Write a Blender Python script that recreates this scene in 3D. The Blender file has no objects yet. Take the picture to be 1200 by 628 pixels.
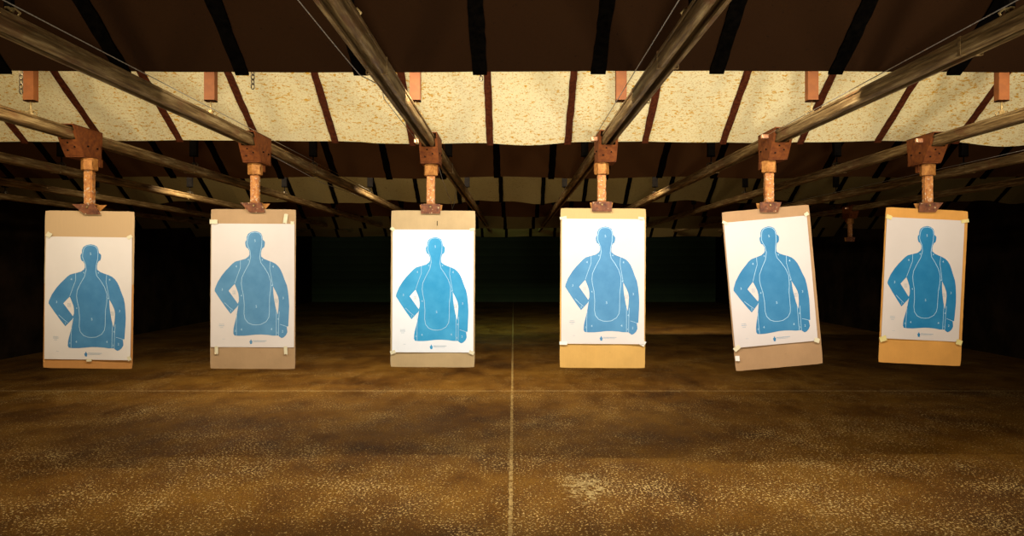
import bpy, bmesh, math, random
from mathutils import Vector, Matrix
from mathutils.geometry import tessellate_polygon
random.seed(7)
S = bpy.context.scene
COL = S.collection
# ------------------------------------------------------------------ camera
F = 850.0; CX, CY, EYE = 602.0, 310.0, 1.55
cam = bpy.data.cameras.new('camera'); cam.sensor_width = 36; cam.lens = F/1200*36
cam.shift_x = (600-CX)/1200; cam.shift_y = -(314-CY)/1200
cam.clip_end = 200; cam.clip_start = 0.05
co = bpy.data.objects.new('camera', cam); COL.objects.link(co)
co.location = (0, 0, EYE); co.rotation_euler = (math.pi/2, 0, 0)
S.camera = co
# ------------------------------------------------------------------ world and exposure
w = bpy.data.worlds.new('world'); S.world = w; w.use_nodes = True
w.node_tree.nodes['Background'].inputs[0].default_value = (1.0, .52, .22, 1)
w.node_tree.nodes['Background'].inputs[1].default_value = 0.035
S.view_settings.view_transform = 'Standard'; S.view_settings.look = 'None'
S.view_settings.gamma = 1; S.view_settings.exposure = 0; S.view_settings.use_curve_mapping = False
# ------------------------------------------------------------------ lamps (x, y, height above eye, watts, colour, aim y/z, label place)
WARM = (1.0, .86, .66); PALE = (1.0, .93, .84); GREEN = (.55, 1.0, .5)
LAMPS = [
 (-4.3, 3.66, 1.20, 10, WARM, 'far left'),
 (-2.35, 3.66, 1.20, 27, WARM, 'above and before the second target'),
 (-.35, 3.66, 1.20, 56, PALE, 'above and before the third target'),
 (1.25, 3.66, 1.20, 34, PALE, 'between the fourth and fifth target'),
 (2.75, 3.66, 1.20, 22, WARM, 'above and before the rightmost target'),
 (4.6, 3.66, 1.20, 5, WARM, 'far right'),
 (-3.6, 8.75, 1.22, 48, WARM, 'left, second row'),
 (-1.2, 8.75, 1.22, 58, WARM, 'centre left, second row'),
 (1.2, 8.75, 1.22, 42, WARM, 'centre right, second row'),
 (-.6, 16.6, 1.05, 22, GREEN, 'centre, last row'),
 (3.4, 16.2, 1.10, 42, WARM, 'right, last row'),
]
# unseen fill spots added low behind the camera to brighten panels, targets and rails
for fx, fw, fc in ((-3.7, 260, (1.0, .80, .50)), (-1.8, 330, (1.0, .84, .56)), (.2, 720, (1.0, .93, .80)), (1.9, 520, (1.0, .90, .74)), (3.7, 360, (1.0, .85, .64))):
    ld = bpy.data.lights.new('fill_spot', 'SPOT'); ld.energy = fw; ld.color = fc; ld.shadow_soft_size = .22
    ld.spot_size = math.radians(74); ld.spot_blend = 1
    lo = bpy.data.objects.new('fill_spot', ld); lo.location = (fx, -1.1, EYE-.55)
    lo.rotation_euler = (math.radians(90+23), 0, 0); COL.objects.link(lo)
# ------------------------------------------------------------------ helpers
def link(o, parent=None):
    COL.objects.link(o)
    if parent: o.parent = parent
    return o
def obj(name, bm, mats, parent=None, smooth=False, loc=None):
    me = bpy.data.meshes.new(name)
    bmesh.ops.recalc_face_normals(bm, faces=bm.faces) if name not in ('paper',) else None
    bm.to_mesh(me); bm.free()
    for m in (mats if isinstance(mats, (list, tuple)) else [mats]): me.materials.append(m)
    if smooth:
        for p in me.polygons: p.use_smooth = True
    o = bpy.data.objects.new(name, me)
    if loc: o.location = loc
    return link(o, parent)
def thing(name, label, cat, loc=(0,0,0), rot=(0,0,0), group=None):
    o = bpy.data.objects.new(name, None); o.empty_display_size = .1
    o.location = loc; o.rotation_euler = rot
    tag(o, label, cat, group); return link(o)
def tag(o, label, cat, group=None):
    o['label'] = label; o['category'] = cat
    if group: o['group'] = group
def box(bm, x0, x1, y0, y1, z0, z1, mi=0):
    vs = [bm.verts.new(p) for p in ((x0,y0,z0),(x1,y0,z0),(x1,y1,z0),(x0,y1,z0),(x0,y0,z1),(x1,y0,z1),(x1,y1,z1),(x0,y1,z1))]
    for f in ((0,3,2,1),(4,5,6,7),(0,1,5,4),(1,2,6,5),(2,3,7,6),(3,0,4,7)):
        bm.faces.new([vs[i] for i in f]).material_index = mi
    return vs
def prism(bm, pts, a, b, fn, mi=0):
    """extrude the 2-D outline pts between a and b; fn(p,q,t) -> 3-D"""
    A = [bm.verts.new(fn(p[0], p[1], a)) for p in pts]; B = [bm.verts.new(fn(p[0], p[1], b)) for p in pts]
    n = len(pts)
    for i in range(n):
        bm.faces.new((A[i], A[(i+1)%n], B[(i+1)%n], B[i])).material_index = mi
    for ring in (A, B):
        tr = tessellate_polygon([[Vector((p[0], p[1], 0)) for p in pts]])
        for t in tr:
            try: bm.faces.new([ring[i] for i in t]).material_index = mi
            except ValueError: pass
def tube(bm, pts, r, seg=8, closed=False):
    pts = [Vector(p) for p in pts]; rings = []
    n = len(pts)
    for i, p in enumerate(pts):
        a = pts[(i-1) % n] if (closed or i) else p; b = pts[(i+1) % n] if (closed or i < n-1) else p
        d = (b-a).normalized()
        up = Vector((0,0,1)) if abs(d.z) < .9 else Vector((0,1,0))
        s = d.cross(up).normalized(); u = s.cross(d)
        rings.append([bm.verts.new(p + (s*math.cos(t*2*math.pi/seg)+u*math.sin(t*2*math.pi/seg))*r) for t in range(seg)])
    for i in range(n if closed else n-1):
        A, B = rings[i], rings[(i+1) % n]
        for t in range(seg): bm.faces.new((A[t], A[(t+1)%seg], B[(t+1)%seg], B[t]))
    if not closed:
        bm.faces.new(rings[0]); bm.faces.new(rings[-1])
# ------------------------------------------------------------------ materials
class NT:
    def __init__(s, name, rough=.8, metal=0):
        s.m = bpy.data.materials.new(name); s.m.use_nodes = True; s.t = s.m.node_tree
        s.b = s.t.nodes['Principled BSDF']; s.b.inputs['Roughness'].default_value = rough
        s.b.inputs['Metallic'].default_value = metal; s.co = None
    def n(s, k, **kw):
        x = s.t.nodes.new(k)
        for a, v in kw.items(): setattr(x, a, v)
        return x
    def l(s, a, b): s.t.links.new(a, b)
    def coords(s, scale=(1,1,1), world=False):
        if world: c = s.n('ShaderNodeNewGeometry').outputs['Position']
        else: c = s.n('ShaderNodeTexCoord').outputs['Object']
        mp = s.n('ShaderNodeMapping'); mp.inputs['Scale'].default_value = scale
        s.l(c, mp.inputs['Vector']); return mp.outputs['Vector']
    def noise(s, vec, scale, detail=4, rough=.6):
        x = s.n('ShaderNodeTexNoise'); x.inputs['Scale'].default_value = scale
        x.inputs['Detail'].default_value = detail; x.inputs['Roughness'].default_value = rough
        s.l(vec, x.inputs['Vector']); return x.outputs['Fac']
    def ramp(s, fac, stops, interp='LINEAR'):
        r = s.n('ShaderNodeValToRGB'); r.color_ramp.interpolation = interp
        e = r.color_ramp.elements
        while len(e) < len(stops): e.new(.5)
        for i, (p, c) in enumerate(stops):
            e[i].position = p; e[i].color = (c if isinstance(c, tuple) else (c,c,c)) + (1,)
        s.l(fac, r.inputs['Fac']); return r.outputs['Color']
    def mix(s, fac, a, b, mode='MIX'):
        m = s.n('ShaderNodeMix', data_type='RGBA', blend_type=mode)
        for v, i in ((fac, 0), (a, 6), (b, 7)):
            if isinstance(v, (int, float)): m.inputs[i].default_value = v
            elif isinstance(v, tuple): m.inputs[i].default_value = v + (1,)
            else: s.l(v, m.inputs[i])
        return m.outputs[2]
    def math(s, op, a, b=0, c=None):
        m = s.n('ShaderNodeMath', operation=op)
        for i, v in enumerate((a, b, c)):
            if v is None: continue
            if isinstance(v, (int, float)): m.inputs[i].default_value = v
            else: s.l(v, m.inputs[i])
        return m.outputs[0]
    def base(s, c):
        if isinstance(c, tuple): s.b.inputs['Base Color'].default_value = c + (1,)
        else: s.l(c, s.b.inputs['Base Color'])
    def bump(s, h, strength=.3, dist=.01):
        b = s.n('ShaderNodeBump'); b.inputs['Strength'].default_value = strength; b.inputs['Distance'].default_value = dist
        s.l(h, b.inputs['Height']); s.l(b.outputs[0], s.b.inputs['Normal'])
def spec(mt, v): mt.b.inputs['Specular IOR Level'].default_value = v
def mottled(name, c0, c1, scale=20, rough=.8, metal=0, bump=.2, sp=.3, stretch=(1,1,1)):
    t = NT(name, rough, metal); v = t.coords(stretch); f = t.noise(v, scale)
    t.base(t.ramp(f, [(.35, c0), (.65, c1)])); t.bump(f, bump, .004); spec(t, sp); return t.m

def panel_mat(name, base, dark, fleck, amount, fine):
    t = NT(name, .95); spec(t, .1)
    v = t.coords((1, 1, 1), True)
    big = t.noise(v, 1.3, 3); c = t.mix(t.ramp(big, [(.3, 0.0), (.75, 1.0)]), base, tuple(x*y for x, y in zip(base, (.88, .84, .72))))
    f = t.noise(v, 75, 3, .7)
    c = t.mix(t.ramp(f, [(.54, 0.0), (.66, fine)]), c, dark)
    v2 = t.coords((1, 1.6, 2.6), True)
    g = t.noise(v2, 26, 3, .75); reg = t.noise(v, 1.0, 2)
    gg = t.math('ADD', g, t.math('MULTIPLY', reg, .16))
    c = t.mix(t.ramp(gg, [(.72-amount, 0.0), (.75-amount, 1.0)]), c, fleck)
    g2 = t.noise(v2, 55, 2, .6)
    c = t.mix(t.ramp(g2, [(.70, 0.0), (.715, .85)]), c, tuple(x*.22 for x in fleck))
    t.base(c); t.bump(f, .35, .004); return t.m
M = {}
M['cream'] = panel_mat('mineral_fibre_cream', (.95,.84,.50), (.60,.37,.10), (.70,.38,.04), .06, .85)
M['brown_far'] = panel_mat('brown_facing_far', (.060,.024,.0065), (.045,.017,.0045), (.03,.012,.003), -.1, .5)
M['cream_shaded'] = panel_mat('mineral_fibre_cream_shaded', (.14,.10,.034), (.08,.05,.015), (.06,.03,.008), .0, .5)  # same cream panels, weaker light down range put into a darker colour
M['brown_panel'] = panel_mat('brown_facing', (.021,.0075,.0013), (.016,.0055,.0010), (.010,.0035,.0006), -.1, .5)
M['batten_black'] = mottled('black_tar_strip', (.0012,.0010,.0009), (.003,.0022,.0015), 30, .95, sp=.0)
M['batten_brown'] = mottled('reddish_brown_strip', (.045,.009,.003), (.10,.024,.007), 40, .9, sp=.1)
M['rust'] = mottled('rust_red', (.11,.026,.004), (.21,.058,.008), 28, .75, .15, .4)
M['rust_gold'] = mottled('rust_golden', (.30,.11,.02), (.50,.22,.05), 45, .65, .2, .4)
def flaked():
    t = NT('flaking_paint_on_rust', .7, .1); v = t.coords((1,1,1)); f = t.noise(v, 40)
    c = t.ramp(f, [(.35, (.32,.10,.02)), (.6, (.52,.22,.05))])
    g = t.noise(v, 60, 5, .75); z = t.n('ShaderNodeSeparateXYZ'); t.l(t.n('ShaderNodeTexCoord').outputs['Object'], z.inputs[0])
    k = t.math('ADD', g, t.math('MULTIPLY', z.outputs[2], -.15))
    c = t.mix(t.ramp(k, [(.625, 0.0), (.665, .9)]), c, (.62,.52,.36)); t.base(c); t.bump(f, .5, .003); return t.m
M['flaked'] = flaked()
def clampm():
    t = NT('scabby_brown_rust', .7, .1); v = t.coords((1,1,1)); f = t.noise(v, 30)
    c = t.ramp(f, [(.35, (.07,.018,.006)), (.65, (.22,.07,.02))])
    g = t.noise(v, 38, 4, .7); c = t.mix(t.ramp(g, [(.62, 0.0), (.66, .8)]), c, (.62,.46,.25)); t.base(c); t.bump(f, .6, .004); return t.m
M['clamp'] = clampm()
M['copper'] = mottled('bright_copper', (.75,.30,.12), (.95,.60,.35), 40, .35, .8)
M['brass'] = mottled('dull_brass', (.22,.14,.045), (.45,.32,.13), 50, .5, .6)
M['cable'] = mottled('steel_cable', (.35,.31,.25), (.55,.50,.42), 90, .45, .7)
def railm():
    t = NT('weathered_rail_steel', .52, .15); spec(t, .18); v = t.coords((14, .9, 14)); f = t.noise(v, 4, 5, .65)
    c = t.ramp(f, [(.3, (.05,.025,.007)), (.5, (.17,.10,.034)), (.7, (.40,.28,.12))])
    v2 = t.coords((1,.4,1)); g = t.noise(v2, 9, 4); c = t.mix(t.ramp(g, [(.56, 0.0), (.68, .7)]), c, (.14,.055,.02))
    t.base(c); t.bump(f, .25, .004); return t.m
M['rail'] = railm()
M['black_shaded_steel'] = mottled('black_and_shaded_steel', (.003,.002,.0015), (.007,.005,.003), 20, .85, 0, sp=.08)  # black parts, also hangers with shade put into their colour
M['hanger'] = mottled('orange_brown_primer', (.13,.038,.006), (.19,.058,.010), 14, .7)
M['chain'] = mottled('dark_chain_steel', (.05,.035,.02), (.12,.09,.05), 60, .5, .7)
M['tape'] = mottled('cream_masking_tape', (.62,.54,.34), (.70,.63,.43), 15, .7)
M['tape_yellow'] = mottled('yellowed_tape', (.62,.50,.16), (.72,.60,.25), 15, .6)
M['tape_white'] = mottled('torn_white_paper_scrap', (.72,.68,.60), (.82,.78,.70), 15, .8)
M['white_enamel'] = mottled('white_enamel', (.6,.57,.5), (.7,.66,.58), 8, .5)
def cardboard(name, col, top=None):
    t = NT(name, .9); spec(t, .15); v = t.coords((1,1,1)); f = t.noise(v, 5, 5); h = t.noise(t.coords((60,1,1)), 6, 2)
    c = t.ramp(f, [(.3, tuple(x*.86 for x in col)), (.7, tuple(min(1, x*1.08) for x in col))])
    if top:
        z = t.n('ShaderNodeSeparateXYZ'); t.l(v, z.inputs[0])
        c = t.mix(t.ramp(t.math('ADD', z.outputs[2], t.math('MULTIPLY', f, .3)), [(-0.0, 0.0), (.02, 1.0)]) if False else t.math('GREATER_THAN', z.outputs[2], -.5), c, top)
    c = t.mix(.12, c, t.ramp(h, [(.4, tuple(x*.7 for x in col)), (.6, col)])); t.base(c)
    g = t.noise(v, 60, 3); c2 = t.mix(t.ramp(g, [(.70, 0.0), (.74, .6)]), c, tuple(x*.35 for x in col)); t.base(c2)
    t.bump(f, .15, .004); return t.m
def paperm(name, col):
    t = NT(name, .75); spec(t, .2); v = t.coords((1,1,1)); f = t.noise(v, 3.5, 3); 
    t.base(t.ramp(f, [(.3, tuple(x*.95 for x in col)), (.7, col)])); t.bump(t.noise(v, 7, 2), .12, .02); return t.m
def inkm(name, a, b):
    t = NT(name, .6); spec(t, .25); v = t.coords((1,1,1)); f = t.noise(v, 6, 4)
    t.base(t.ramp(f, [(.35, a), (.65, b)])); t.bump(t.noise(v, 7, 2), .12, .02); return t.m
M['line'] = inkm('unprinted_line', (.40,.60,.74), (.46,.66,.78))
M['grey_ink'] = inkm('grey_blue_ink', (.22,.33,.42), (.28,.38,.46))

def floorm():
    t = NT('stained_rubber_concrete', .62); spec(t, .22)
    P = t.coords((1,1,1), True); sep = t.n('ShaderNodeSeparateXYZ'); t.l(P, sep.inputs[0]); X, Y = sep.outputs[0], sep.outputs[1]
    big = t.noise(P, .75, 5, .6); med = t.noise(t.coords((1.6, .8, 1), True), 2.2, 5, .65)
    c = t.ramp(t.math('ADD', t.math('MULTIPLY', big, .6), t.math('MULTIPLY', med, .4)),
        [(.36, (.08,.027,.003)), (.47, (.21,.085,.008)), (.58, (.34,.155,.017)), (.70, (.44,.22,.03))])
    fine = t.noise(P, 60, 4, .7)
    c = t.mix(t.ramp(fine, [(.35, .75), (.62, 0.0)]), c, (.08,.035,.006))
    # pale flecks, many near the firing line, few beyond the cross joint
    near = t.ramp(t.math('DIVIDE', Y, 12.0), [(.42, 1.0), (.66, .45), (.74, .35), (.78, .0)])
    dens = t.noise(P, 1.1, 4, .6); dens2 = t.noise(P, 4.5, 3)
    d = t.math('ADD', t.math('MULTIPLY', dens, .30), t.math('MULTIPLY', dens2, .16))
    sp = t.noise(t.coords((1.0,.8,1), True), 58, 2, .65)
    k = t.math('ADD', sp, d); k = t.math('ADD', k, t.math('MULTIPLY', near, .05))
    c = t.mix(t.ramp(k, [(.885, 0.0), (.91, 1.0)]), c, (.85,.62,.25))
    sp2 = t.noise(P, 150, 2, .6)
    c = t.mix(t.ramp(t.math('ADD', t.math('ADD', sp2, t.math('MULTIPLY', dens, .10)), t.math('MULTIPLY', near, .05)), [(.735, 0.0), (.77, .8)]), c, (.85,.62,.24))
    # bare worn patch right of the centre joint
    def blob(x, y, rx, ry):
        a = t.math('POWER', t.math('DIVIDE', t.math('SUBTRACT', X, x), rx), 2); b = t.math('POWER', t.math('DIVIDE', t.math('SUBTRACT', Y, y), ry), 2)
        return t.math('SUBTRACT', 1.0, t.math('MINIMUM', t.math('ADD', a, b), 1.0))
    wp = t.math('MULTIPLY', blob(.50, 5.05, .42, .75), t.noise(P, 16, 5, .75))
    c = t.mix(t.ramp(wp, [(.45, 0.0), (.54, .5)]), c, (.85,.66,.28))
    # joints between the floor slabs
    jn = t.math('MULTIPLY', t.math('SUBTRACT', t.noise(P, 14, 4, .7), .5), .035)
    def joint(coord, pos, half, col, fac, near_only=False):
        nonlocal c
        dd = t.math('ABSOLUTE', t.math('ADD', t.math('SUBTRACT', coord, pos), jn))
        m = t.math('LESS_THAN', dd, half); m = t.math('MULTIPLY', m, t.ramp(t.noise(P, 22, 3, .7), [(.38, 0.1), (.55, 1.0)]))
        c = t.mix(t.math('MULTIPLY', m, fac), c, col)
    joint(X, -.02, .013, (.62,.42,.15), .95); joint(Y, 8.9, .022, (.60,.42,.18), .7); joint(Y, 5.95, .006, (.10,.04,.008), .5)
    joint(Y, 16.2, .03, (.4,.3,.12), .4)
    t.base(c); t.bump(t.math('ADD', fine, sp), .35, .006)
    t.l(t.ramp(med, [(.3, .5), (.7, .8)]), t.b.inputs['Roughness']); return t.m
M['floor'] = floorm()
M['wall'] = mottled('dark_wall', (.010,.007,.004), (.03,.018,.009), 2, .95, sp=.05)  # near-black, slightly mottled wall colour
def backm():
    t = NT('dark_green_ribbed_trap', .8); v = t.coords((1,1,1), True); s = t.n('ShaderNodeSeparateXYZ'); t.l(v, s.inputs[0])
    wv = t.math('FRACT', t.math('MULTIPLY', s.outputs[2], 3.2)); f = t.noise(v, 1.2)
    c = t.ramp(wv, [(0.0, (.02,.04,.02)), (.12, (.07,.12,.04)), (.9, (.045,.08,.025))]); c = t.mix(f, c, (.03,.05,.02)); t.base(c); return t.m
M['trap'] = backm()
M['dark_ceiling'] = mottled('dark_ceiling', (.02,.012,.006), (.04,.022,.01), 2, .95, sp=.05)
# ------------------------------------------------------------------ setting
def Z(h): return EYE + h
WX, YB = 8.35, 30.0
def struct(name, bm, m):
    o = obj(name, bm, m); o['kind'] = 'structure'; return o
bm = bmesh.new(); box(bm, -WX-.2, WX+.2, -3, YB+.2, -.2, 0); struct('floor', bm, M['floor'])
bm = bmesh.new(); box(bm, -WX-.2, WX+.2, -3, YB+.2, Z(2.2), Z(2.4)); struct('ceiling', bm, M['dark_ceiling'])
bm = bmesh.new(); box(bm, -WX-.2, -WX, -3, YB+.2, 0, Z(2.2)); struct('wall_left', bm, M['wall'])
bm = bmesh.new(); box(bm, WX, WX+.2, -3, YB+.2, 0, Z(2.2)); struct('wall_right', bm, M['wall'])
bm = bmesh.new(); box(bm, -WX, WX, YB, YB+.2, 0, Z(2.2)); struct('wall_back', bm, M['trap'])
# ------------------------------------------------------------------ ceiling baffles
SL = .65
BAF = [  # d, height, panel material, batten material, batten half width, label
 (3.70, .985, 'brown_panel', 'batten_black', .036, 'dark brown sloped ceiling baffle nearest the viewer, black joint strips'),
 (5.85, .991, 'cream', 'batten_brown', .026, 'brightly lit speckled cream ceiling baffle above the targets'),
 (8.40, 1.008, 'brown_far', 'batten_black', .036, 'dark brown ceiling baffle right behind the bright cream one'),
 (11.0, .951, 'cream_shaded', 'batten_black', .030, 'dim tan ceiling baffle with wavy lower edge, fourth from the viewer'),
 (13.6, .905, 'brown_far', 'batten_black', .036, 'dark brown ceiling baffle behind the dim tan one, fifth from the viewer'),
 (16.2, .81, 'cream_shaded', 'batten_black', .034, 'narrow dim ceiling baffle far down range, sixth from the viewer'),
 (18.9, .73, 'cream_shaded', 'batten_black', .034, 'farthest greenish ceiling baffle just above the black end of the range'),
]
PITCH, OFF = .625, -.190
def sag(i, x):
    if i == 1:
        s = .006*math.sin(x*2.1+.5)
        for c_, wd, a in ((.12, .34, .030), (3.95, .30, .040), (2.9, .4, -.006), (-.75,.3,.012)): s -= a*math.exp(-((x-c_)/wd)**2)
        if x < -1.2: s += .008
        return s
    if i == 3: return -.022*math.sin(x*4.3) + .012*math.sin(x*9.7+1)
    if i == 0: return .004*math.sin(x*1.7)
    return .012*math.sin(x*3.1+i)
for i, (d, h, pm, bmn, hw, lab) in enumerate(BAF):
    L = 1.72 if i else 1.9
    pitch = .605 if i == 0 else PITCH; off = -.174 if i == 0 else OFF
    base = thing('ceiling_baffle', lab, 'ceiling baffle', (0, d, Z(h)))
    k0 = math.ceil((-WX+.02-off)/pitch); k1 = math.floor((WX-.02-off)/pitch)
    seams = [off+k*pitch for k in range(k0, k1+1)]
    edges = [-WX+.01] + seams + [WX-.01]
    for a, b in zip(edges[:-1], edges[1:]):
        if b-a < .03: continue
        bm = bmesh.new(); nx, ny = 6, 22; G = {}
        for lay in (0, 1):
            for p in range(nx+1):
                for q in range(ny+1):
                    x = a+.002+(b-a-.004)*p/nx; s = L*q/ny; fall = max(0, 1-s/.9)
                    bow = -.004*math.sin(math.pi*p/nx)*(1 if i in (1,3) else .4)
                    z = s*SL + sag(i, x)*fall + bow*fall + lay*.05
                    G[lay,p,q] = bm.verts.new((x, -s, z))
        for p in range(nx):
            for q in range(ny):
                bm.faces.new((G[0,p,q], G[0,p,q+1], G[0,p+1,q+1], G[0,p+1,q])); bm.faces.new((G[1,p,q], G[1,p+1,q], G[1,p+1,q+1], G[1,p,q+1]))
        for p in range(nx):
            for q in (0, ny): bm.faces.new((G[0,p,q], G[0,p+1,q], G[1,p+1,q], G[1,p,q]))
        for q in range(ny):
            for p in (0, nx): bm.faces.new((G[0,p,q], G[0,p,q+1], G[1,p,q+1], G[1,p,q]))
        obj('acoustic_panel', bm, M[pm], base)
    for x0 in seams:
        bm = bmesh.new(); n = 44; ring = []
        jit = .10
        jl = jr = 0
        for q in range(n+1):
            s = -.004 + (L-.01)*q/n
            jl = jl*.5 + random.uniform(-1,1)*hw*jit; jr = jr*.5 + random.uniform(-1,1)*hw*jit
            fall = max(0, 1-max(s,0)/.9); z = s*SL + sag(i, x0)*fall
            ring.append([bm.verts.new((x0-hw+jl, -s, z-.001)), bm.verts.new((x0-hw+jl, -s, z-.014)), bm.verts.new((x0+hw+jr, -s, z-.014)), bm.verts.new((x0+hw+jr, -s, z-.001))])
        for q in range(n):
            A, B = ring[q], ring[q+1]
            for t_ in range(4): bm.faces.new((A[t_], A[(t_+1)%4], B[(t_+1)%4], B[t_]))
        bm.faces.new(ring[0]); bm.faces.new(ring[-1])
        obj('joint_strip', bm, M[bmn], base)
# ------------------------------------------------------------------ lamps behind the baffles
def emis():
    t = NT('glowing_tube', .5); t.b.inputs['Emission Color'].default_value = (1,.85,.6,1); t.b.inputs['Emission Strength'].default_value = 2; t.base((.8,.8,.75)); return t.m
M['tube'] = emis()
for x, y, h, wt, colr, place in LAMPS:
    r = thing('strip_light', 'white strip light behind a ceiling baffle, '+place, 'light', (x, y, Z(h)+.06))
    bm = bmesh.new()
    prism(bm, [(-.09,-.03),(-.075,-.035),(-.03,.03),(.03,.03),(.075,-.035),(.09,-.03),(.04,.05),(-.04,.05)], -.42, .42, lambda p, q, t_: (t_, p, q))
    obj('reflector', bm, M['white_enamel'], r)
    bm = bmesh.new(); tube(bm, [(-.4, 0, 0), (.4, 0, 0)], .014, 10); obj('tube', bm, M['tube'], r, True)
    bm = bmesh.new()
    for sx in (-.3, .3): tube(bm, [(sx, 0, .045), (sx, 0, 2.2-h-.06 - .0)], .006, 6)
    obj('suspension_rod', bm, M['black_shaded_steel'], r)
    ld = bpy.data.lights.new('lamp_light', 'AREA'); ld.shape = 'RECTANGLE'; ld.size = .8; ld.size_y = .07; ld.energy = wt; ld.color = colr
    lo = bpy.data.objects.new('lamp_light', ld); lo.location = (0, 0, -.045)
    lo.rotation_euler = (math.radians(34), 0, 0); link(lo, r)
# ------------------------------------------------------------------ rails
RH = .87
LANES = [(-6.55,'outermost lane left'), (-5.38,'second empty lane left'), (-4.17,'empty lane left'),
         (-2.95,'leftmost target'), (-1.85,'second target'), (-.60,'third target'), (.655,'fourth target'), (1.82,'fifth target'), (2.98,'rightmost target'),
         (4.15,'empty lane right'), (5.3,'second empty lane right')]
def rail_profile():
    o = []; W, H, r = .044, .036, .020
    def corner(cx, cz, a0, r):
        for k in range(5):
            a = math.radians(a0+22.5*k); o.append((cx+r*math.cos(a), cz+r*math.sin(a)))
    o += [(W, H-.013), (W, H-.002), (W-.002, H), (-W+.002, H), (-W, H-.002), (-W, H-.013), (-W+.006, H-.016), (-W+.006, H-.024), (-W, H-.028)]
    corner(-W+r, -H+r, 180, r)
    o += [(-.016, -H), (-.016, -H+.012), (-W+.012, -H+.016), (-W+.012, H-.012), (W-.012, H-.012), (W-.012, -H+.016), (.016, -H+.012), (.016, -H)]
    corner(W-r, -H+r, 270, r)
    o += [(W, H-.028), (W-.006, H-.024), (W-.006, H-.016)]
    return o
Y0, Y1 = .4, 19.5
for x, nm in LANES:
    r = thing('target_rail', 'weathered slotted steel rail running down range, over the '+nm, 'rail', (x, Y0, Z(RH)))
    bm = bmesh.new(); pr = rail_profile(); n = 16; rows = []
    for k in range(n+1):
        y = (Y1-Y0)*k/n; rows.append([bm.verts.new((p, y, q)) for p, q in pr])
    for k in range(n):
        for j in range(len(pr)): bm.faces.new((rows[k][j], rows[k][(j+1)%len(pr)], rows[k+1][(j+1)%len(pr)], rows[k+1][j]))
    o = obj('channel', bm, M['rail'], r)
    for yj in (2.85+random.uniform(-.35,.35)-Y0, 3.65+random.uniform(-.1,.2)-Y0 if nm=='fourth target' else 6.6-Y0, 9.2-Y0):
        bm = bmesh.new(); a, b = .0460, .0378
        prism(bm, [(-a,-b),(-.018,-b),(-.018,-b+.0015),(-a+.0015,-b+.0015),(-a+.0015,b-.0015),(a-.0015,b-.0015),(a-.0015,-b+.0015),(.018,-b+.0015),(.018,-b),(a,-b),(a,b),(-a,b)], yj-.009, yj+.009, lambda p, q, t_: (p, t_, q))
        obj('joint_sleeve', bm, M['rail'], r)
# ------------------------------------------------------------------ rail hangers
ROWS = [(2.66, 'front', 'nearest the viewer'), (4.43, 'lit', 'before the bright cream baffle'), (6.69, 'back', 'behind the bright cream baffle'),
        (9.34, 'back', 'in front of the dim tan baffle'), (12.0, 'back', 'behind the dim tan baffle')]
for d, kind, rl in ROWS:
    for x, nm in LANES:
        px = 602+850*x/d
        if px < -40 or px > 1240: continue
        if d < 3 and abs(px-600) > 640: continue
        r = thing('rail_hanger', ('black' if kind != 'lit' else 'rust coloured')+' steel rail hanger '+rl+', over '+nm, 'hanger', (x, d, Z(RH)))
        top = {2.66: 1.63, 4.43: 1.88, 6.69: 2.05, 9.34: 1.98, 12.0: 1.88}[d] - RH
        bot = .125
        bm = bmesh.new()
        if kind == 'front':
            box(bm, -.012, .012, -.012, .012, .07, top)
        else:
            a, b = .032, .024
            prism(bm, [(-a,-b),(a,-b),(a,b),(a-.006,b),(a-.006,-b+.006),(-a+.006,-b+.006),(-a+.006,b),(-a,b)], bot, top, lambda p, q, t_: (p, q, t_))
            box(bm, -a, a, -b, b, bot, bot+.006)
        obj('channel_post' if kind != 'front' else 'drop_post', bm, M['hanger'] if kind == 'lit' else M['black_shaded_steel'], r)  # back rows: their lack of light is put into the black colour
        if kind != 'front':
            bm = bmesh.new(); tube(bm, [(0,0,.05),(0,0,bot+.002)], .006, 8); obj('rod', bm, M['brass'] if kind == 'lit' else M['black_shaded_steel'], r, True)
        # clip: saddle over the rail, hooked wings and a nut
        bm = bmesh.new()
        box(bm, -.034, .034, -.022, .022, .036, .041)
        for sx in (-1, 1):
            tube(bm, [(sx*.030, 0, .038), (sx*.040, 0, .052), (sx*.028, -.01, .066), (sx*.012, 0, .058)], .005, 6)
        prism(bm, [(.016*math.cos(k*math.pi/3), .016*math.sin(k*math.pi/3)) for k in range(6)], .041, .072, lambda p, q, t_: (p, q, t_))
        obj('rail_clip', bm, M['brass'] if kind != 'back' else M['chain'], r)
# ------------------------------------------------------------------ cables
def cable(pts, lab):
    bm = bmesh.new(); tube(bm, pts, .0022, 6); o = obj('steel_cable', bm, M['cable'], None, True); tag(o, lab, 'cable')
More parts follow.
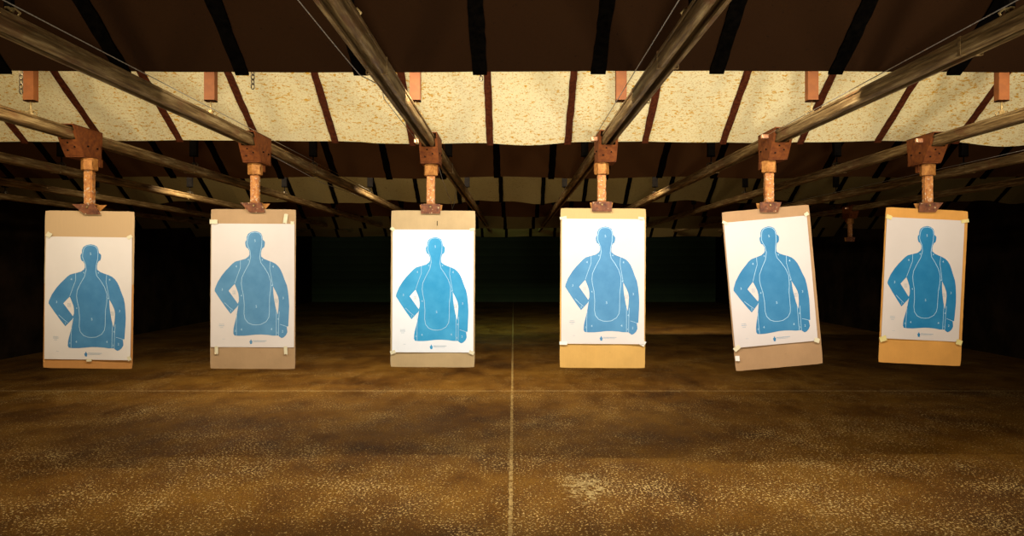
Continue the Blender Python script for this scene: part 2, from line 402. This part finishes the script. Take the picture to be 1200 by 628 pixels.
# ------------------------------------------------------------------ carriages
TG = [ # px post, d, lane x
 (105, 4.96, -2.93), (299, 5.21, -1.85), (505, 5.26, -.60), (705, 5.18, .645), (901, 5.08, 1.80), (1087, 5.25, 2.98)]
def carriage(x, d, lab, post_dx, clamp_z, i):
    r = thing('target_carriage', lab, 'carriage', (x, d, Z(RH)), group='rusty target carriages')
    W = .066
    bm = bmesh.new()
    prof = [(-.185,.050),(.16,.050),(.15,-.14),(-.05,-.14)]
    for sx in (-1, 1):
        a, b = sorted((sx*W, sx*(W-.008)))
        prism(bm, prof, a, b, lambda p, q, t_: (t_, p, q))
    # sloped front plate with a notch for the rail, rear and bottom plates
    def fy(z): return -.05 + (-.135)*(z+.14)/.19
    for (xa, xb, zt) in ((-W, -.049, .012), (-.049, .049, -.040), (.049, W, .012)):
        vs = [bm.verts.new(p) for p in ((xa,fy(-.14)-.006,-.14),(xb,fy(-.14)-.006,-.14),(xb,fy(zt)-.006,zt),(xa,fy(zt)-.006,zt),
                                        (xa,fy(-.14),-.14),(xb,fy(-.14),-.14),(xb,fy(zt),zt),(xa,fy(zt),zt))]
        for f in ((0,1,2,3),(7,6,5,4),(0,4,5,1),(1,5,6,2),(2,6,7,3),(3,7,4,0)): bm.faces.new([vs[k] for k in f])
    box(bm, -W, W, -.05, .15, -.146, -.138)
    box(bm, -W, W, .144, .152, -.14, -.045)
    box(bm, -W, W, -.185, .16, .047, .053)
    obj('bracket', bm, M['rust'], r)
    for bx, bz in ((-.03,-.105), (.025,-.085), (-.012,-.06)):
        bm = bmesh.new(); y = fy(bz)-.006
        prism(bm, [(bx+.0052*math.cos(k*math.pi/3), bz+.0052*math.sin(k*math.pi/3)) for k in range(6)], y-.007, y+.002, lambda p, q, t_: (p, t_, q))
        obj('bolt', bm, M['black_shaded_steel'], r)
    for by in (-.02, .09):
        s = 1 if x < 0 else -1
        bm = bmesh.new()
        prism(bm, [(by+.0058*math.cos(k*math.pi/3), -.07+.0058*math.sin(k*math.pi/3)) for k in range(6)], s*W, s*(W+.008), lambda p, q, t_: (t_, p, q))
        obj('bolt', bm, M['black_shaded_steel'], r)
    bm = bmesh.new()
    prism(bm, [(post_dx+.054*math.cos(k*math.pi/3+.35+i*.2), .03+.054*math.sin(k*math.pi/3+.35+i*.2)) for k in range(6)], -.228, -.146, lambda p, q, t_: (p, q, t_))
    bmesh.ops.bevel(bm, geom=[e for e in bm.edges if e.calc_length() > .03], offset=.004, segments=2, affect='EDGES')
    obj('hex_coupling', bm, M['rust_gold'], r)
    bm = bmesh.new()
    box(bm, post_dx-.029, post_dx+.029, .005, .055, clamp_z+.044, -.225)
    bmesh.ops.bevel(bm, geom=list(bm.edges), offset=.006, segments=2, affect='EDGES')
    bmesh.ops.subdivide_edges(bm, edges=[e for e in bm.edges if abs(e.verts[0].co.z-e.verts[1].co.z) > .1], cuts=12)
    for v in bm.verts: v.co.x += random.uniform(-.0015,.0015)
    obj('post', bm, M['flaked'], r)
    # small spill plate behind the collar
    bm = bmesh.new(); s = 1 if x < 0 else -1
    box(bm, post_dx+s*.03-.02, post_dx+s*.03+.02, .06, .10, -.20, -.146); obj('stop_lug', bm, M['rust'], r)
    # clamp
    cz0, cz1 = clamp_z-.024, clamp_z+.045
    bm = bmesh.new(); hw = .07
    skew = {0:.03, 1:.022, 2:0, 3:0, 4:-.004, 5:-.012, 6:0}[i]; hb = {0:.055,1:.055,2:.07,3:.07,4:.062,5:.06,6:.06}[i]; ht = {0:.075,1:.075,2:.07,3:.07,4:.075,5:.085,6:.07}[i]
    def plate(y0, y1, hb, ht, sk, lo, hi):
        vs = [bm.verts.new(p) for p in ((post_dx-hb+sk,y0,lo),(post_dx+hb+sk,y0,lo),(post_dx+ht-sk,y0-.01,hi),(post_dx-ht-sk,y0-.01,hi),
                                        (post_dx-hb+sk,y1,lo),(post_dx+hb+sk,y1,lo),(post_dx+ht-sk,y1-.01,hi),(post_dx-ht-sk,y1-.01,hi))]
        for f in ((0,1,2,3),(7,6,5,4),(0,4,5,1),(1,5,6,2),(2,6,7,3),(3,7,4,0)): bm.faces.new([vs[k] for k in f])
    plate(.012, .019, hb, ht, skew, cz0, cz1)
    obj('front_jaw', bm, M['clamp'], r)
    bm = bmesh.new(); hw2 = .08
    plate(.048, .055, .072, .082, -skew, cz0+.006, cz1-.004)
    box(bm, post_dx-.05, post_dx+.05, .008, .050, cz1-.006, cz1+.002)
    obj('rear_jaw', bm, M['rust_gold'], r)
    bm = bmesh.new(); tube(bm, [(post_dx, -.004, cz1-.02), (post_dx, .060, cz1-.02)], .006, 8); obj('bolt', bm, M['brass'], r)
    if x > -1:
        bm = bmesh.new(); box(bm, -.112, -.064, -.06, -.03, -.002, .028)
        bmesh.ops.bevel(bm, geom=list(bm.edges), offset=.004, segments=1, affect='EDGES')
        obj('cable_lug', bm, M['copper'], r)
    return r
WH = ['leftmost target board, slanted clamp', 'second target board from the left, slanted clamp', 'third target board, square brown clamp',
      'fourth target board, dark lumpy clamp', 'tilted fifth target board', 'rightmost target board, dark bracket']
for i, (px, d, x) in enumerate(TG):
    X = LANES[3+i][0]; pdx = (px-602)*d/F - X
    carriage(X, d-.03, 'rusty rail carriage with post holding the '+WH[i], pdx, [.3664,.3972,.3917,.4016,.3933,.4015][i]-RH+[0,0,0,0,-.004,0][i], i)
far = carriage(5.3, 11.4, 'rusty empty carriage parked far down range at right, no board', 0, -.483, 6)
# cables
cable([(-1.79, .4, Z(.93)), (-1.79, 5.0, Z(.925)), (-1.79, 9, Z(.92))], 'thin steel cable along top of the second rail from left')
cable([(-.71, .4, Z(.87)), (-.705, 2.9, Z(.865)), (-.69, 3.25, Z(.85)), (-.655, 3.6, Z(.885)), (-.68, 3.8, Z(.87)), (-.69, 5.165, Z(.882))], 'kinked thin steel cable left of the rail above the third target')
cable([(.55, .4, Z(.89)), (.56, 5.1, Z(.884))], 'taut thin steel cable left of the rail above the fourth target')
cable([(1.73, .4, Z(.93)), (1.732, 5.0, Z(.884))], 'taut thin steel cable beside the rail above the fifth target')
cable([(4.10, 4.43, Z(.92)), (4.10, 12, Z(.92))], 'thin glinting cable along the empty lane right of the targets')
cable([(-.60, 5.5, Z(.84)), (-.60, 6.2, Z(.70)), (-.59, 6.9, Z(.57)), (-.61, 7.2, Z(.55)), (-.60,7.35,Z(.62)), (-.60, 7.6, Z(.84))], 'loose cable loop drooping behind the third target carriage')
cable([(-1.85, 5.5, Z(.836)), (-1.85, 7, Z(.79)), (-1.85, 9.5, Z(.836))], 'slack thin cable under the rail behind the second target')
# chains
def chain(x, d, z1, n, lab, sz=.019):
    r = thing('chain', lab, 'chain', (x, d, Z(z1)))
    for k in range(n):
        bm = bmesh.new(); pts = []
        for t_ in range(12):
            a = t_*math.pi/6; u, v = sz*.45*math.cos(a), sz*.8*math.sin(a)
            pts.append((u, 0, v-k*sz*1.25) if k % 2 else (u*.45, u*.85, v-k*sz*1.25))
        tube(bm, pts, .003, 6, True); obj('link', bm, M['chain'], r, True)
chain(-1.345, 3.74, .99, 4, 'short dark chain hanging from the front baffle, left of the second target carriage')
chain(-2.54, 3.74, .99, 5, 'short dark chain hanging from the front baffle near the left edge')
chain(-.168, 3.74, .985, 2, 'tiny dark chain hanging from the front baffle near its middle')
# ------------------------------------------------------------------ target boards
PX0, PY0, PW, PH = 658.9, 256.0, 98.0, 146.4
OUT = [(710.4,264.7),(714.5,265.6),(717.4,267.4),(718.9,270.5),(719.6,275),(720.9,275.8),(722.2,277.6),(722.0,281),(721.2,283.8),(719.3,285.0),(718.2,287.5),(717.6,291),(717.8,294.8),
 (721.3,297.6),(725.6,299.4),(730.2,301),(734.6,303.2),(737.8,306),(740.6,310),(742.9,315),(745.6,322.5),(748.1,328.6),(749.5,335.8),(750.5,345.8),(750.9,353),(750.7,360.1),(750.3,369),(749.9,377.4),
 (747.9,377.6),(748.6,381),(748.9,384.5),(747.2,388),(744.5,390.6),(742,391.4),(739.6,389.8),(738.2,388.5),(732,388.6),(726.6,387.8),(719,387.3),(712.3,387.4),(705,388.2),(698,388.9),(691,389.0),(686.5,388.5),(685.3,386.2),
 (685.5,381),(686.2,377.3),(688,370),(689.3,364.4),(690.6,356.5),(691.2,353.0),(686.8,358),(682.2,363),(676.5,355.5),(669.5,345.5),(663.2,335.8),(663.6,333),(666.6,325.5),(671.6,317.5),(676,312),(680.5,307.3),(684,303.6),(687.5,301),(693.5,299.3),(699.6,297.5),
 (703.0,294.8),(704.1,292.5),(703.9,288.5),(702.3,285.4),(700.3,284.4),(699.2,281.5),(698.9,278.2),(699.5,276.4),(700.4,275.6),(700.6,271.5),(702,268.2),(705.3,265.8)]
H1 = [(686.9,327.6),(689.2,332.9),(691.2,338.5),(691.9,343.5),(691.8,348),(690.7,350.9),(685.5,343.6),(679.7,335.6),(683.5,331.2)]
H2 = [(731.8,330.2),(735.4,337),(737.8,342.5),(738.6,347.5),(738.3,355),(737.4,363.5),(735.2,356.5),(733.4,347.2),(732.3,339)]
BOT = [(710.4,265.9),(705.4,266.8),(702.7,270),(701.6,275),(701.3,280),(702.8,284.2),(704.7,288),(705.6,295),(703.8,303),(699,312),(695.4,320),(694.8,327),(695.4,332),(697.4,341),(698.3,352),(698,363),(699.2,369),(703,373.6),(708,375.6),(712.3,375.9),(718,375.3),
 (724,371.8),(727,367),(727.7,362),(727.8,343),(729,334),(729.2,324),(726.3,315.5),(721.5,307.5),(717.4,302),(716.2,296),(716.9,289),(718.3,282),(718.6,275),(717.8,270),(715.2,266.9)]
LINES = [[(693.6,299.4),(693.7,308),(690.4,317),(687,327)], [(728.6,300.3),(727.9,309),(729.6,318),(731.7,329.5)],
 [(674.8,349.5),(680,354.5),(685,358.6)], [(740.3,375.2),(744.5,376.4),(749.8,378.3)], [(689.4,364.4),(688.9,376),(689.1,388.5)],
 [(735.9,359),(735.9,388.5)], [(739.2,360),(738.6,372),(738.6,388.6)], [(691,352.8),(688.6,359),(688.6,364)]]
NUM = [('5',710.4,276.2,3),('5',712.4,354.2,3),('4',688.8,306.8,2.8),('4',731.9,306.8,2.8),('3',672.2,334.2,2.8),('3',743.7,344.0,2.8),('4',702.8,298.8,2.2),('4',719.2,298.8,2.2),
 ('4',694.9,341.4,2.4),('4',694.9,381.5,2.8),('4',730.2,381.0,2.8),('3',687.6,383.2,2.2),('3',737.1,385.2,2.2),('4',737.8,368.8,2.4),('2',743.2,383.6,2.8),('2',682.3,359.4,2.4),('4',730.6,329.2,2.2)]
SQ = [('2',686.4,337.6),('2',735.5,347.0)]
GL = {}
def glyph(ch):
    if ch in GL: return GL[ch]
    cu = bpy.data.curves.new('glyph', 'FONT'); cu.body = ch; cu.size = 1.0; cu.resolution_u = 3; cu.align_x = 'CENTER'; cu.align_y = 'CENTER'
    o = bpy.data.objects.new('glyph', cu); COL.objects.link(o)
    dg = bpy.context.evaluated_depsgraph_get(); me = o.evaluated_get(dg).to_mesh()
    GL[ch] = ([tuple(v.co[:2]) for v in me.vertices], [tuple(p.vertices) for p in me.polygons])
    o.evaluated_get(dg).to_mesh_clear(); bpy.data.objects.remove(o); bpy.data.curves.remove(cu); return GL[ch]
def make_paper(wm, hm, seed, curl):
    """print drawn in a unit frame u (0..1 right), v (0..1 down) and laid on a slightly wavy sheet"""
    bm = bmesh.new(); rnd = random.Random(seed); ph = [rnd.uniform(0, 6) for _ in range(4)]
    def wave(u, v):
        y = .0022*math.sin(5*v+3*u+ph[0]) + .0015*math.sin(9*u-4*v+ph[1])
        y -= curl[0]*max(0, (v-.88)/.12)**2*max(0, 1-u/.35)**2 + curl[1]*max(0, (v-.88)/.12)**2*max(0, (u-.65)/.35)**2
        return y
    def V(u, v, off): return bm.verts.new(((u-.5)*wm, off, -v*hm))
    def fit(loop): return [((x-PX0)/PW, (y-PY0)/PH) for x, y in loop]
    def area(loops, off, mi):
        L3 = [[Vector((u, v, 0)) for u, v in lp] for lp in loops]; flat = [p for lp in loops for p in lp]
        vs = [V(u, v, off) for u, v in flat]
        for t_ in tessellate_polygon(L3):
            try: bm.faces.new([vs[k] for k in t_]).material_index = mi
            except ValueError: pass
    def strip(pts, wpx, off, mi, closed=False):
        n = len(pts); prev = None; first = None
        P = [Vector((p[0], p[1])) for p in pts]
        for k in range(n):
            a = P[(k-1) % n] if (closed or k) else P[k]; b = P[(k+1) % n] if (closed or k < n-1) else P[k]
            t_ = (b-a).normalized(); nn = Vector((-t_.y, t_.x))*wpx/2
            q = [V(*fit([P[k]+nn])[0], off), V(*fit([P[k]-nn])[0], off)]
            if prev: bm.faces.new((prev[0], q[0], q[1], prev[1])).material_index = mi
            else: first = q
            prev = q
        if closed: bm.faces.new((prev[0], first[0], first[1], prev[1])).material_index = mi
    def text(ch, x, y, s, off, mi):
        vs_, fs_ = glyph(ch)
        q = [V(*fit([(x+a*s, y-b*s)])[0], off) for a, b in vs_]
        for f in fs_:
            try: bm.faces.new([q[k] for k in f]).material_index = mi
            except ValueError: pass
    N = 24
    g = [[V(a/N, b/N, 0) for b in range(N+1)] for a in range(N+1)]
    for a in range(N):
        for b in range(N): bm.faces.new((g[a][b], g[a][b+1], g[a+1][b+1], g[a+1][b]))
    area([fit(OUT), fit(H1), fit(H2)], -.0006, 1)
    for k in range(1, 14):
        for pco, pno in (((( k/14)-.5)*wm, (1,0,0)), ((-k/14*hm), (0,0,1))):
            pt = (pco,0,0) if pno[0] else (0,0,pco)
            fs = [f for f in bm.faces if f.material_index == 1]
            geo = set(fs)
            for f in fs: geo.update(f.edges); geo.update(f.verts)
            bmesh.ops.bisect_plane(bm, geom=list(geo), plane_co=pt, plane_no=pno, dist=1e-6)
    strip(BOT, .5, -.0011, 2, True)
    for ln in LINES: strip(ln, .42, -.0011, 2)
    for ch, x, y, s in NUM: text(ch, x, y, s*1.35, -.0012, 2)
    for ch, x, y in SQ:
        strip([(x-1.5,y-2),(x+1.5,y-2),(x+1.5,y+2),(x-1.5,y+2)], .4, -.0008, 3, True); text(ch, x, y, 3.4, -.0008, 3)
    # maker's mark and small print, too small to read
    area([fit([(705.8,393.2),(706.6,393.2),(707.0,394.6),(708.0,395.4),(707.6,397),(707.4,398.6),(705.2,398.6),(704.8,397),(704.2,395.6),(705.4,394.6)])], -.0008, 1)
    def row(x0, x1, y, hgt):
        x = x0
        while x < x1:
            l = rnd.uniform(.5, 1.1); area([fit([(x,y),(min(x+l,x1),y),(min(x+l,x1),y+hgt),(x,y+hgt)])], -.0008, 3); x += l+.28
    row(708.8, 724.5, 394.3, .8); row(708.8, 722.5, 395.9, .45)
    row(668.8,674.5,375.1,.5); row(668.6,674.8,376.8,.7); row(669.8,673.6,379.0,.5); row(672.5,675.5,392.6,.35)
    for v in bm.verts: v.co.y += wave(v.co.x/wm+.5, -v.co.z/hm)
    bmesh.ops.recalc_face_normals(bm, faces=bm.faces)
    return bm
# board px (TL), tilt deg, board size px, paper rect px, base colours, ink, tapes [(x,y,w,h,angle,mat)], curl
def C(r, g, b): return tuple(((v/255.0+.055)/1.055)**2.4 for v in (r, g, b))
T = [
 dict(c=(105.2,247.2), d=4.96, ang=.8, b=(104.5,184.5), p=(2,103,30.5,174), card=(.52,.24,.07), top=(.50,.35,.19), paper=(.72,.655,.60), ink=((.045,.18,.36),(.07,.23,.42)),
      tape=[(6,28.5,6,6,-35,'tape'),(100.5,30,6,4,30,'tape'),(55,174.5,6,3,0,'tape'),(102,172,4,5,20,'tape')], curl=(.0,.002),
      lab='leftmost cardboard target board, blue silhouette paper with wide bare strip above'),
 dict(c=(297,245.2), d=5.21, ang=.3, b=(99.5,187), p=(1,98.5,17,161.5), card=(.42,.27,.14), paper=(.68,.61,.56), ink=((.07,.21,.37),(.10,.26,.43)),
      tape=[(4,15,9,5,0,'tape'),(88,11,4.5,11,-8,'tape'),(96,16,4,4,0,'tape'),(8,165,4,9,0,'tape'),(89,165,4,9,3,'tape')], curl=(.001,.001),
      lab='second target board from left, brown bare strip below with upright tape strips'),
 dict(c=(507.8,246.7), d=5.26, ang=.3, b=(98.5,183.5), p=(2,97,22.5,166), card=(.46,.33,.17), paper=(.80,.82,.84), ink=((.02,.27,.52),(.05,.34,.60)),
      tape=[(2,22,5,4,-40,'tape'),(95,22,6,3,10,'tape'),(3,166,6,4,20,'tape'),(95,166,6,4,-20,'tape')], curl=(.002,.001),
      lab='third target board, brightest white paper, tiny dark mark on strip above'),
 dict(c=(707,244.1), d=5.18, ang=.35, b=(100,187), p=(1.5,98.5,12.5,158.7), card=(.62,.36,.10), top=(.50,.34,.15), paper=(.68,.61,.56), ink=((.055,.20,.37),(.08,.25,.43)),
      tape=[(3,11.5,8,3,12,'tape'),(94,11.5,7,3,-8,'tape'),(4,158,9,4,0,'tape_white'),(96,157,8,6,-30,'tape_white')], curl=(.006,.008),
      lab='fourth target board, straight, golden bare cardboard strip below the paper'),
 dict(c=(896.8,244.2), d=5.08, ang=-5.1, b=(102.5,187), p=(1,98.5,12.5,159.5), card=(.40,.24,.12), paper=(.63,.56,.52), ink=((.025,.165,.33),(.045,.205,.38)),
      tape=[(2,12.5,6,3,-30,'tape'),(98,11,5,4,30,'tape'),(3,160,8,5,35,'tape'),(97,159,6,5,-20,'tape'),(2.5,172,5,6,0,'tape_white')], curl=(.0,.0),
      lab='fifth target board, tilted with its right side raised, white scrap low left'),
 dict(c=(1086.5,245), d=5.25, ang=2.8, b=(96.3,182), p=(1,92,11.5,153.5), card=(.62,.30,.07), paper=(.62,.55,.50), ink=((.006,.15,.33),(.018,.19,.38)),
      tape=[(3,11.5,7,5,-20,'tape_yellow'),(92,12,9,4,10,'tape_yellow'),(3,154,8,6,20,'tape_yellow'),(92,154,7,6,-15,'tape_yellow')], curl=(.003,.001),
      lab='rightmost target board, leaning to the left, yellowed tape at its corners'),
]
for i, t in enumerate(T):
    k = t['d']/F; cxp, cyp = t['c']; d = t['d']
    r = thing('target_board', t['lab'], 'target', ((cxp-602)*k, d, Z((310-cyp)*k)), (0, math.radians(t['ang']), 0), group='silhouette target boards')
    W_, H_ = t['b'][0]*k, t['b'][1]*k
    # corrugated board: subdivided slab with slightly worn corners
    bm = bmesh.new(); nx, nz = 16, 28; g = {}
    rr = random.Random(30+i); warp = rr.uniform(-.004, .004)
    for lay in (0, 1):
        for a in range(nx+1):
            for b in range(nz+1):
                x = (a/nx-.5)*W_; z = -b/nz*H_
                ex = rr.uniform(-.0008,.0008) if a in (0, nx) else 0; ez = rr.uniform(-.0008,.0008) if b in (0, nz) else 0
                if a in (0,nx) and b in (0,nz): ex -= math.copysign(.003, x); ez -= .003 if b == 0 else -.003
                g[lay,a,b] = bm.verts.new((x+ex, warp*math.sin(math.pi*b/nz)+lay*.007, z+ez))
    for a in range(nx):
        for b in range(nz):
            bm.faces.new((g[0,a,b],g[0,a,b+1],g[0,a+1,b+1],g[0,a+1,b])); bm.faces.new((g[1,a,b],g[1,a+1,b],g[1,a+1,b+1],g[1,a,b+1]))
    for a in range(nx):
        for b in (0, nz): bm.faces.new((g[0,a,b],g[0,a+1,b],g[1,a+1,b],g[1,a,b]))
    for b in range(nz):
        for a in (0, nx): bm.faces.new((g[0,a,b],g[0,a,b+1],g[1,a,b+1],g[1,a,b]))
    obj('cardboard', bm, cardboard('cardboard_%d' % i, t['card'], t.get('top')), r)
    x0, x1, y0, y1 = t['p']; wm, hm = (x1-x0)*k, (y1-y0)*k
    bm = make_paper(wm, hm, 50+i, t['curl'])
    o = obj('paper', bm, [paperm('paper_%d' % i, t['paper']), inkm('blue_ink_%d' % i, *t['ink']), M['line'], M['grey_ink']], r,
        loc=(((x0+x1)/2-t['b'][0]/2)*k, -.0075, -y0*k))
    for (tx, ty, tw, th, ta, tm) in t['tape']:
        bm = bmesh.new(); n = 6; ca, sa = math.cos(math.radians(ta)), math.sin(math.radians(ta)); top = []; bot = []
        for a in range(n+1):
            u = (a/n-.5)*tw*k
            for sgn, lst in ((1, top), (-1, bot)):
                w_ = sgn*th/2*k*(1+rr.uniform(-.12,.12)); lst.append((u*ca-w_*sa, w_*ca+u*sa))
        pts = bot + top[::-1]
        prism(bm, pts, -.0128, -.0115, lambda p, q, t_: (p, t_, q))
        obj('tape', bm, M[tm], r, loc=((tx-t['b'][0]/2)*k, 0, -ty*k))
    if i == 2:
        bm = bmesh.new(); pts, fs = glyph('1')
        q = [bm.verts.new((a*.05, 0, b*.05)) for a, b in pts]
        for f in fs: bm.faces.new([q[j] for j in f])
        obj('pen_mark', bm, M['black_shaded_steel'], r, loc=((512.5-507.8)*k, -.0055, -(262-246.7)*k))
